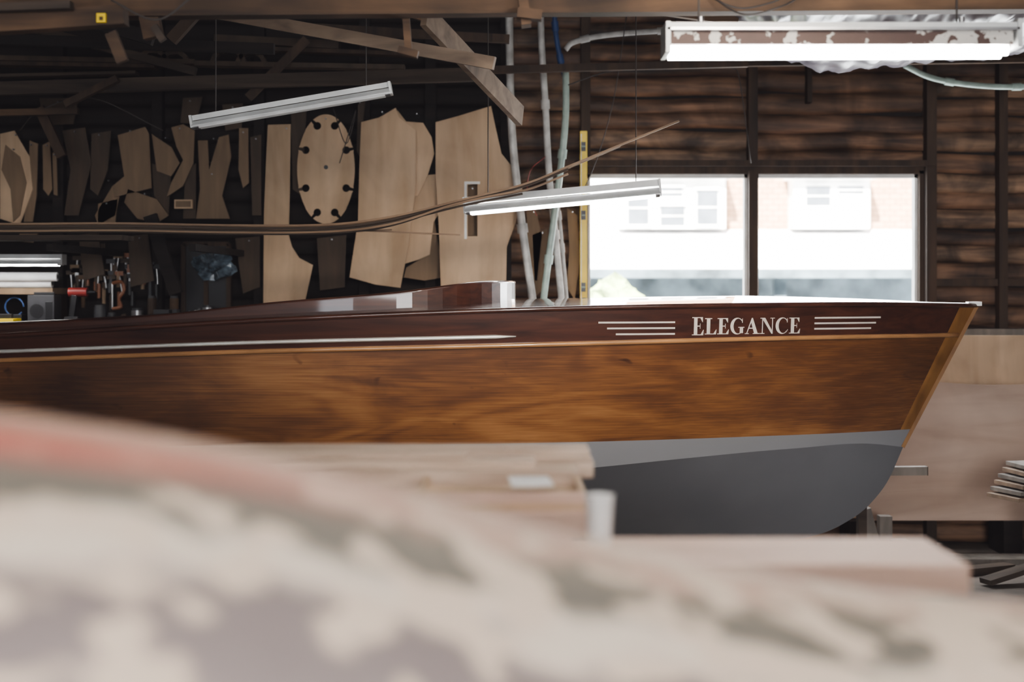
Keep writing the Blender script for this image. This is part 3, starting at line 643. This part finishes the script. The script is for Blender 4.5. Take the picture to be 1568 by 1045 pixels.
for i in range(6):
    a=W(1522+i*3,712,8.6); z=W(0,760-i*9,8.6).z; bd.beam((a.x+i*0.012,8.45+0.02*i,z+0.012),(a.x+0.9,8.8-0.03*i,z+0.03),0.28,0.022,'greypost' if i%2 else 'strut')
for x in(3.2,3.6): bd.box((x,8.5,0),(x+0.07,8.72,W(0,764,8.6).z),'oldbeam')
bd.done()
sk=MB('protruding_batten'); 
a=W(1300,722,8.5);b_=W(1418,721,8.5); sk.beam((a.x,8.5,a.z),(b_.x,8.5,b_.z),0.06,0.05,'greypost'); sk.beam((b_.x-0.001,8.5,b_.z),(b_.x+0.004,8.5,b_.z),0.062,0.052,'oldbeam'); sk.box((a.x+0.05,8.47,0),(a.x+0.1,8.53,a.z-0.025),'oldbeam'); sk.done()
# ================================================================ MID: workbench with planks
wbn=MB('workbench'); 
wbn.box((-3.6,3.25,1.18),(0.18,4.15,1.235),'peach'); wbn.box((-3.6,3.28,1.0),(0.14,3.34,1.18),'peach'); wbn.box((-3.6,4.06,1.0),(0.14,4.12,1.18),'plank')
for x in(-3.4,-1.6,0.02):
    for y in(3.36,3.98): wbn.box((x,y,0),(x+0.09,y+0.09,1.18),'plank')
wbn.done(bevel=0.006)
pk=MB('plank_stack')
for i,(y0,y1,x1,z0,h) in enumerate(((3.62,3.82,0.17,1.235,0.045),(3.83,4.02,0.22,1.235,0.045),(3.66,3.80,0.06,1.281,0.02),(3.84,4.0,0.21,1.281,0.028),(3.7,3.82,-0.12,1.302,0.014))):
    pk.box((-3.4+0.1*i,y0,z0),(x1,y1,z0+h),'plank')
pk.done(bevel=0.003)
pk=MB('wooden_tray'); 
pk.box((-0.22,3.28,1.236),(0.17,3.58,1.25),'ply'); pk.box((-0.22,3.28,1.25),(0.17,3.295,1.275),'peach'); pk.box((0.155,3.295,1.25),(0.17,3.58,1.275),'ply'); pk.box((-0.22,3.295,1.25),(-0.205,3.58,1.275),'ply'); pk.done()
pp=MB('paper_sheet'); pp.add([(0.0,3.36,1.2785),(0.10,3.38,1.2785),(0.09,3.52,1.282),(-0.01,3.5,1.284),(0.0,3.36,1.277),(0.10,3.38,1.277),(0.09,3.52,1.2805),(-0.01,3.5,1.2825)],[(0,1,2,3),(7,6,5,4),(0,4,5,1),(1,5,6,2),(2,6,7,3),(3,7,4,0)],'paper'); pp.done()
tb=MB('trestle_table'); Yb=2.75; sY=F/Yb
zt=ZC-(858-440)/sY; xe=(1474-784)/sY
tb.box((-0.9,2.7,zt-0.058),(xe,3.0,zt),'peach'); 
for x in(-0.7,xe-0.25):
    for s in(2.74,2.92): tb.beam((x+(0.1 if x>0 else -0.1),s,0),(x,s,zt-0.055),0.05,0.05,'plank')
tb.done(bevel=0.005)
cup=MB('paper_cup'); cxp=(918-784)*2.85/F; zc0=zt
cup.cyl((cxp,2.85,zc0),(cxp,2.85,zc0+0.11),0.022,'paper',20,0.028); cup.tube([Vector((cxp+0.028*math.cos(a/10*math.pi),2.85+0.028*math.sin(a/10*math.pi),zc0+0.11)) for a in range(21)],0.002,'paper',6); cup.done()
# ================================================================ FOREGROUND unfinished upturned hull
m,nt,b=newmat('primed_patchy_hull'); L=nt.links
uv=N(nt,'ShaderNodeUVMap'); uv.uv_map='UVMap'; sx=N(nt,'ShaderNodeSeparateXYZ'); L.new(uv.outputs[0],sx.inputs[0])
tc=N(nt,'ShaderNodeTexCoord'); mp=N(nt,'ShaderNodeMapping'); mp.inputs['Scale'].default_value=(1.0,1.8,2.2); L.new(tc.outputs['Object'],mp.inputs[0])
n1=N(nt,'ShaderNodeTexNoise'); n1.inputs['Scale'].default_value=4.5; n1.inputs['Detail'].default_value=2; n1.inputs['Distortion'].default_value=0.3; L.new(mp.outputs[0],n1.inputs['Vector'])
md=N(nt,'ShaderNodeMath',operation='MULTIPLY_ADD'); md.inputs[1].default_value=0.12; L.new(n1.outputs['Fac'],md.inputs[0]); L.new(sx.outputs['Y'],md.inputs[2])
r=ramp(nt,[(0.06,(0.56,0.40,0.32)),(0.115,(0.50,0.34,0.27)),(0.145,(0.21,0.18,0.145)),(0.20,(0.16,0.14,0.115)),(0.222,(0.70,0.60,0.50)),(0.245,(0.66,0.55,0.46)),(0.27,(0.22,0.175,0.17)),(0.34,(0.26,0.21,0.205)),(0.45,(0.5,0.42,0.38))]); L.new(md.outputs[0],r.inputs[0])
n2=N(nt,'ShaderNodeTexNoise'); n2.inputs['Scale'].default_value=9; n2.inputs['Detail'].default_value=1.5; L.new(mp.outputs[0],n2.inputs['Vector'])
ax=N(nt,'ShaderNodeMath',operation='MULTIPLY_ADD'); ax.inputs[1].default_value=0.30; L.new(sx.outputs['X'],ax.inputs[0]); L.new(n2.outputs['Fac'],ax.inputs[2])
r2=ramp(nt,[(0.65,(0,0,0)),(0.73,(1,1,1))]); L.new(ax.outputs[0],r2.inputs[0])
mx=N(nt,'ShaderNodeMix',data_type='RGBA'); L.new(r2.outputs[0],mx.inputs[0]); L.new(r.outputs[0],mx.inputs[6]); mx.inputs[7].default_value=(0.66,0.53,0.425,1)
a1=N(nt,'ShaderNodeMapRange'); a1.inputs['From Min'].default_value=0.46; a1.inputs['From Max'].default_value=0.25; L.new(sx.outputs['X'],a1.inputs['Value'])
r3=ramp(nt,[(0.035,(0,0,0)),(0.055,(1,1,1)),(0.08,(1,1,1)),(0.11,(0,0,0))]); L.new(sx.outputs['Y'],r3.inputs[0])
mm=N(nt,'ShaderNodeMath',operation='MULTIPLY'); L.new(a1.outputs[0],mm.inputs[0]); L.new(r3.outputs[0],mm.inputs[1])
mx2=N(nt,'ShaderNodeMix',data_type='RGBA'); L.new(mm.outputs[0],mx2.inputs[0]); L.new(mx.outputs[2],mx2.inputs[6]); mx2.inputs[7].default_value=(0.48,0.13,0.10,1)
L.new(mx2.outputs[2],b.inputs['Base Color']); b.inputs['Roughness'].default_value=0.6
M['primed']=m
fg=MB('unfinished_boat_hull')
secL=[(1.55,1.40),(1.52,1.60),(1.50,1.622),(1.42,1.61),(1.3,1.565),(1.15,1.48),(1.02,1.37),(0.93,1.2),(0.86,0.9),(0.84,0.5)]
ridge=[W(*p) for p in ((-1100,560,1.5),(-400,570,1.5),(0,620,1.5),(300,664,1.58),(600,735,1.68),(900,815,1.78),(1200,875,1.86),(1568,915,1.94),(2300,955,2.0))]
rx_=[p.x for p in ridge]; ry_=[p.y for p in ridge]; rz_=[p.z for p in ridge]
ncol=44; rows=[]; XA,XB=-1.25,1.35
for i in range(ncol+1):
    X_=XA+(XB-XA)*i/ncol; yk=herm(rx_,ry_,X_); zk=herm(rx_,rz_,X_)
    rows.append([(X_,yk+(yy-1.5),max(0.02,zk+(zz-1.622))) for yy,zz in secL])
n=len(secL); vs=[v for r_ in rows for v in r_]
fg.add(vs,[(i*n+j,i*n+j+1,(i+1)*n+j+1,(i+1)*n+j) for i in range(ncol) for j in range(n-1)],'primed',True)
for x in(-1.1,1.1): fg.box((x,1.2,0),(x+0.1,1.3,0.9),'oldbeam'); fg.box((x,1.6,0),(x+0.1,1.7,0.75),'oldbeam')
fo=fg.done()
me=fo.data; ul=me.uv_layers.new(name='UVMap')
acc=[0];
for j in range(1,n): acc.append(acc[-1]+math.hypot(secL[j][0]-secL[j-1][0],secL[j][1]-secL[j-1][1]))
acc=[max(0,a-acc[2])/(acc[-1]-acc[2]) for a in acc]
for lp in me.loops:
    vi=lp.vertex_index
    if vi<len(vs): ul.data[lp.index].uv=((vi//n)/ncol,acc[vi%n])
md=fo.modifiers.new('s','SUBSURF'); md.levels=1; md.render_levels=2
# ================================================================ EXTERIOR
ex=MB('neighbor_house'); HY=16.0
def E_(x0,x1,y0,y1,ya,yb,mat): a=W(x0,y0,HY);b_=W(x1,y1,HY); ex.box((a.x,ya,a.z),(b_.x,yb,b_.z),mat)
E_(500,1900,0,352,HY,HY+0.3,'shingle'); E_(500,960,0,352,HY-0.03,HY,'roof')
E_(500,1900,352,470,HY+0.02,HY+0.3,'whitep')
E_(1207,1322,275,352,HY-0.3,HY,'whitep'); E_(1200,1330,268,277,HY-0.4,HY,'whitep'); E_(945,1105,275,352,HY-0.3,HY-0.03,'whitep'); E_(938,1112,266,276,HY-0.4,HY-0.03,'whitep')
for x0,x1,y0,y1 in((958,989,296,346),(1007,1043,318,348),(1008,1040,290,304),(1062,1093,294,346),(1226,1262,288,318),(1274,1312,288,300)):
    E_(x0,x1,y0,y1,HY-0.315,HY-0.3,'darkglass'); E_(x0-3,x1+3,y0-4,y0,HY-0.33,HY-0.3,'whitep'); E_(x0-3,x1+3,y1,y1+4,HY-0.33,HY-0.3,'whitep'); E_((x0+x1)/2-1,(x0+x1)/2+1,y0,y1,HY-0.325,HY-0.31,'whitep') if x1-x0>40 else E_(x0,x1,(y0+y1)/2-1,(y0+y1)/2+1,HY-0.325,HY-0.31,'whitep')
z0=W(0,412,14).z; z1_=W(0,352,HY).z
ex.add([(-3,14,z0),(9,14,z0),(9,HY,z1_),(-3,HY,z1_),(-3,14,z0-0.06),(9,14,z0-0.06),(9,HY,z1_-0.06),(-3,HY,z1_-0.06)],[(0,1,2,3),(7,6,5,4),(0,4,5,1),(1,5,6,2),(2,6,7,3),(3,7,4,0)],'roof')
ex.box((-3,13.95,z0-0.09),(9,14,z0+0.0),'ext')
ex.box((-3,15.0,0),(9,15.1,z0-0.0),'ext')
for x in(0.9,2.6,4.2,5.8): ex.box((x,14.1,0),(x+0.12,14.22,z0-0.05),'ext')
ex.box((-3,HY,0),(9,HY+0.3,W(0,352,HY).z),'whitep')
ex.done()
gr=MB('ground_outside').box((-15,WY+0.15,-0.12),(20,30,-0.02),'roof').done()
bs=MB('garden_bush')
for k in range(26):
    c=Vector((random.uniform(0.7,1.4),random.uniform(12.6,13.3),random.uniform(0.4,1.65)))
    if c.x>1.15: c.z*=0.85
    r=random.uniform(0.12,0.24); vs=[];n1,n2=9,6
    for j in range(n2+1):
        for i in range(n1):
            t=2*math.pi*i/n1+j*.3; ph=math.pi*j/n2; rr=r*(1+random.uniform(-.25,.25)); vs.append(c+Vector((math.cos(t)*math.sin(ph),math.sin(t)*math.sin(ph),math.cos(ph)))*rr)
    bs.add(vs,[(j*n1+i,j*n1+(i+1)%n1,(j+1)*n1+(i+1)%n1,(j+1)*n1+i) for j in range(n2) for i in range(n1)],'green')
bs.cyl((1.1,13,0),(1.1,13,0.8),0.05,'stud',8); bs.done()
# ================================================================ LIGHTS
wd=bpy.data.worlds.new('sky'); bpy.context.scene.world=wd; wd.use_nodes=True; bg=wd.node_tree.nodes['Background']; bg.inputs[0].default_value=(0.85,0.92,1.0,1); bg.inputs[1].default_value=4.5
sd=bpy.data.lights.new('sun','SUN'); sd.energy=46; sd.angle=0.02; sd.color=(1,0.95,0.88); so=bpy.data.objects.new('sun',sd); so.rotation_euler=(math.radians(42),0,math.radians(-18)); so.location=(0,0,12); bpy.context.collection.objects.link(so)
def area(name,loc,rot,sx_,sy_,e,c=(1,1,1),spread=180):
    ld=bpy.data.lights.new(name,'AREA'); ld.shape='RECTANGLE'; ld.size=sx_; ld.size_y=sy_; ld.energy=e; ld.color=c; ld.spread=math.radians(spread)
    o=bpy.data.objects.new(name,ld); o.location=loc; o.rotation_euler=rot; bpy.context.collection.objects.link(o); return o
area('door_fill_light',(0.9,YF+0.1,1.9),(math.radians(90),0,math.radians(2)),4.6,2.4,160,(1,0.955,0.89),150)  # added fill lamp behind the camera, set in the unseen front opening
area('daylight_window',(2.6,WY-0.15,2.05),(math.radians(-90),0,0),2.2,0.9,80,(0.95,0.98,1))
sp=bpy.data.lights.new('hull_fill_spot','SPOT'); sp.energy=400; sp.spot_size=math.radians(46); sp.spot_blend=1.0; sp.color=(1,0.88,0.74); sp.shadow_soft_size=0.25  # added unseen spot that brightens the middle of the hull
spo=bpy.data.objects.new('hull_fill_spot',sp); spo.location=(1.2,2.6,3.3); d=Vector((0.35,7.3,1.3))-spo.location; spo.rotation_euler=d.to_track_quat('-Z','Y').to_euler(); bpy.context.collection.objects.link(spo)
vs_=bpy.context.scene.view_settings
try: vs_.look='AgX - Medium High Contrast'
except Exception as e: print(e)
vs_.exposure=0.3
vs_.use_curve_mapping=True; cm=vs_.curve_mapping
for i,v in enumerate((0.0098,0.0090,0.0102)):
    cm.curves[i].points[0].location=(0,v)
cm.update()
# ================================================================ CAMERA
cd=bpy.data.cameras.new('camera'); cd.lens=50; cd.sensor_width=36; cd.shift_y=-82.5/1568; cd.dof.use_dof=True; cd.dof.focus_distance=7.3; cd.dof.aperture_fstop=1.4; cd.clip_start=0.05
co=bpy.data.objects.new('camera',cd); co.location=(0,0,ZC); co.rotation_euler=(math.radians(90),0,0); bpy.context.collection.objects.link(co); bpy.context.scene.camera=co
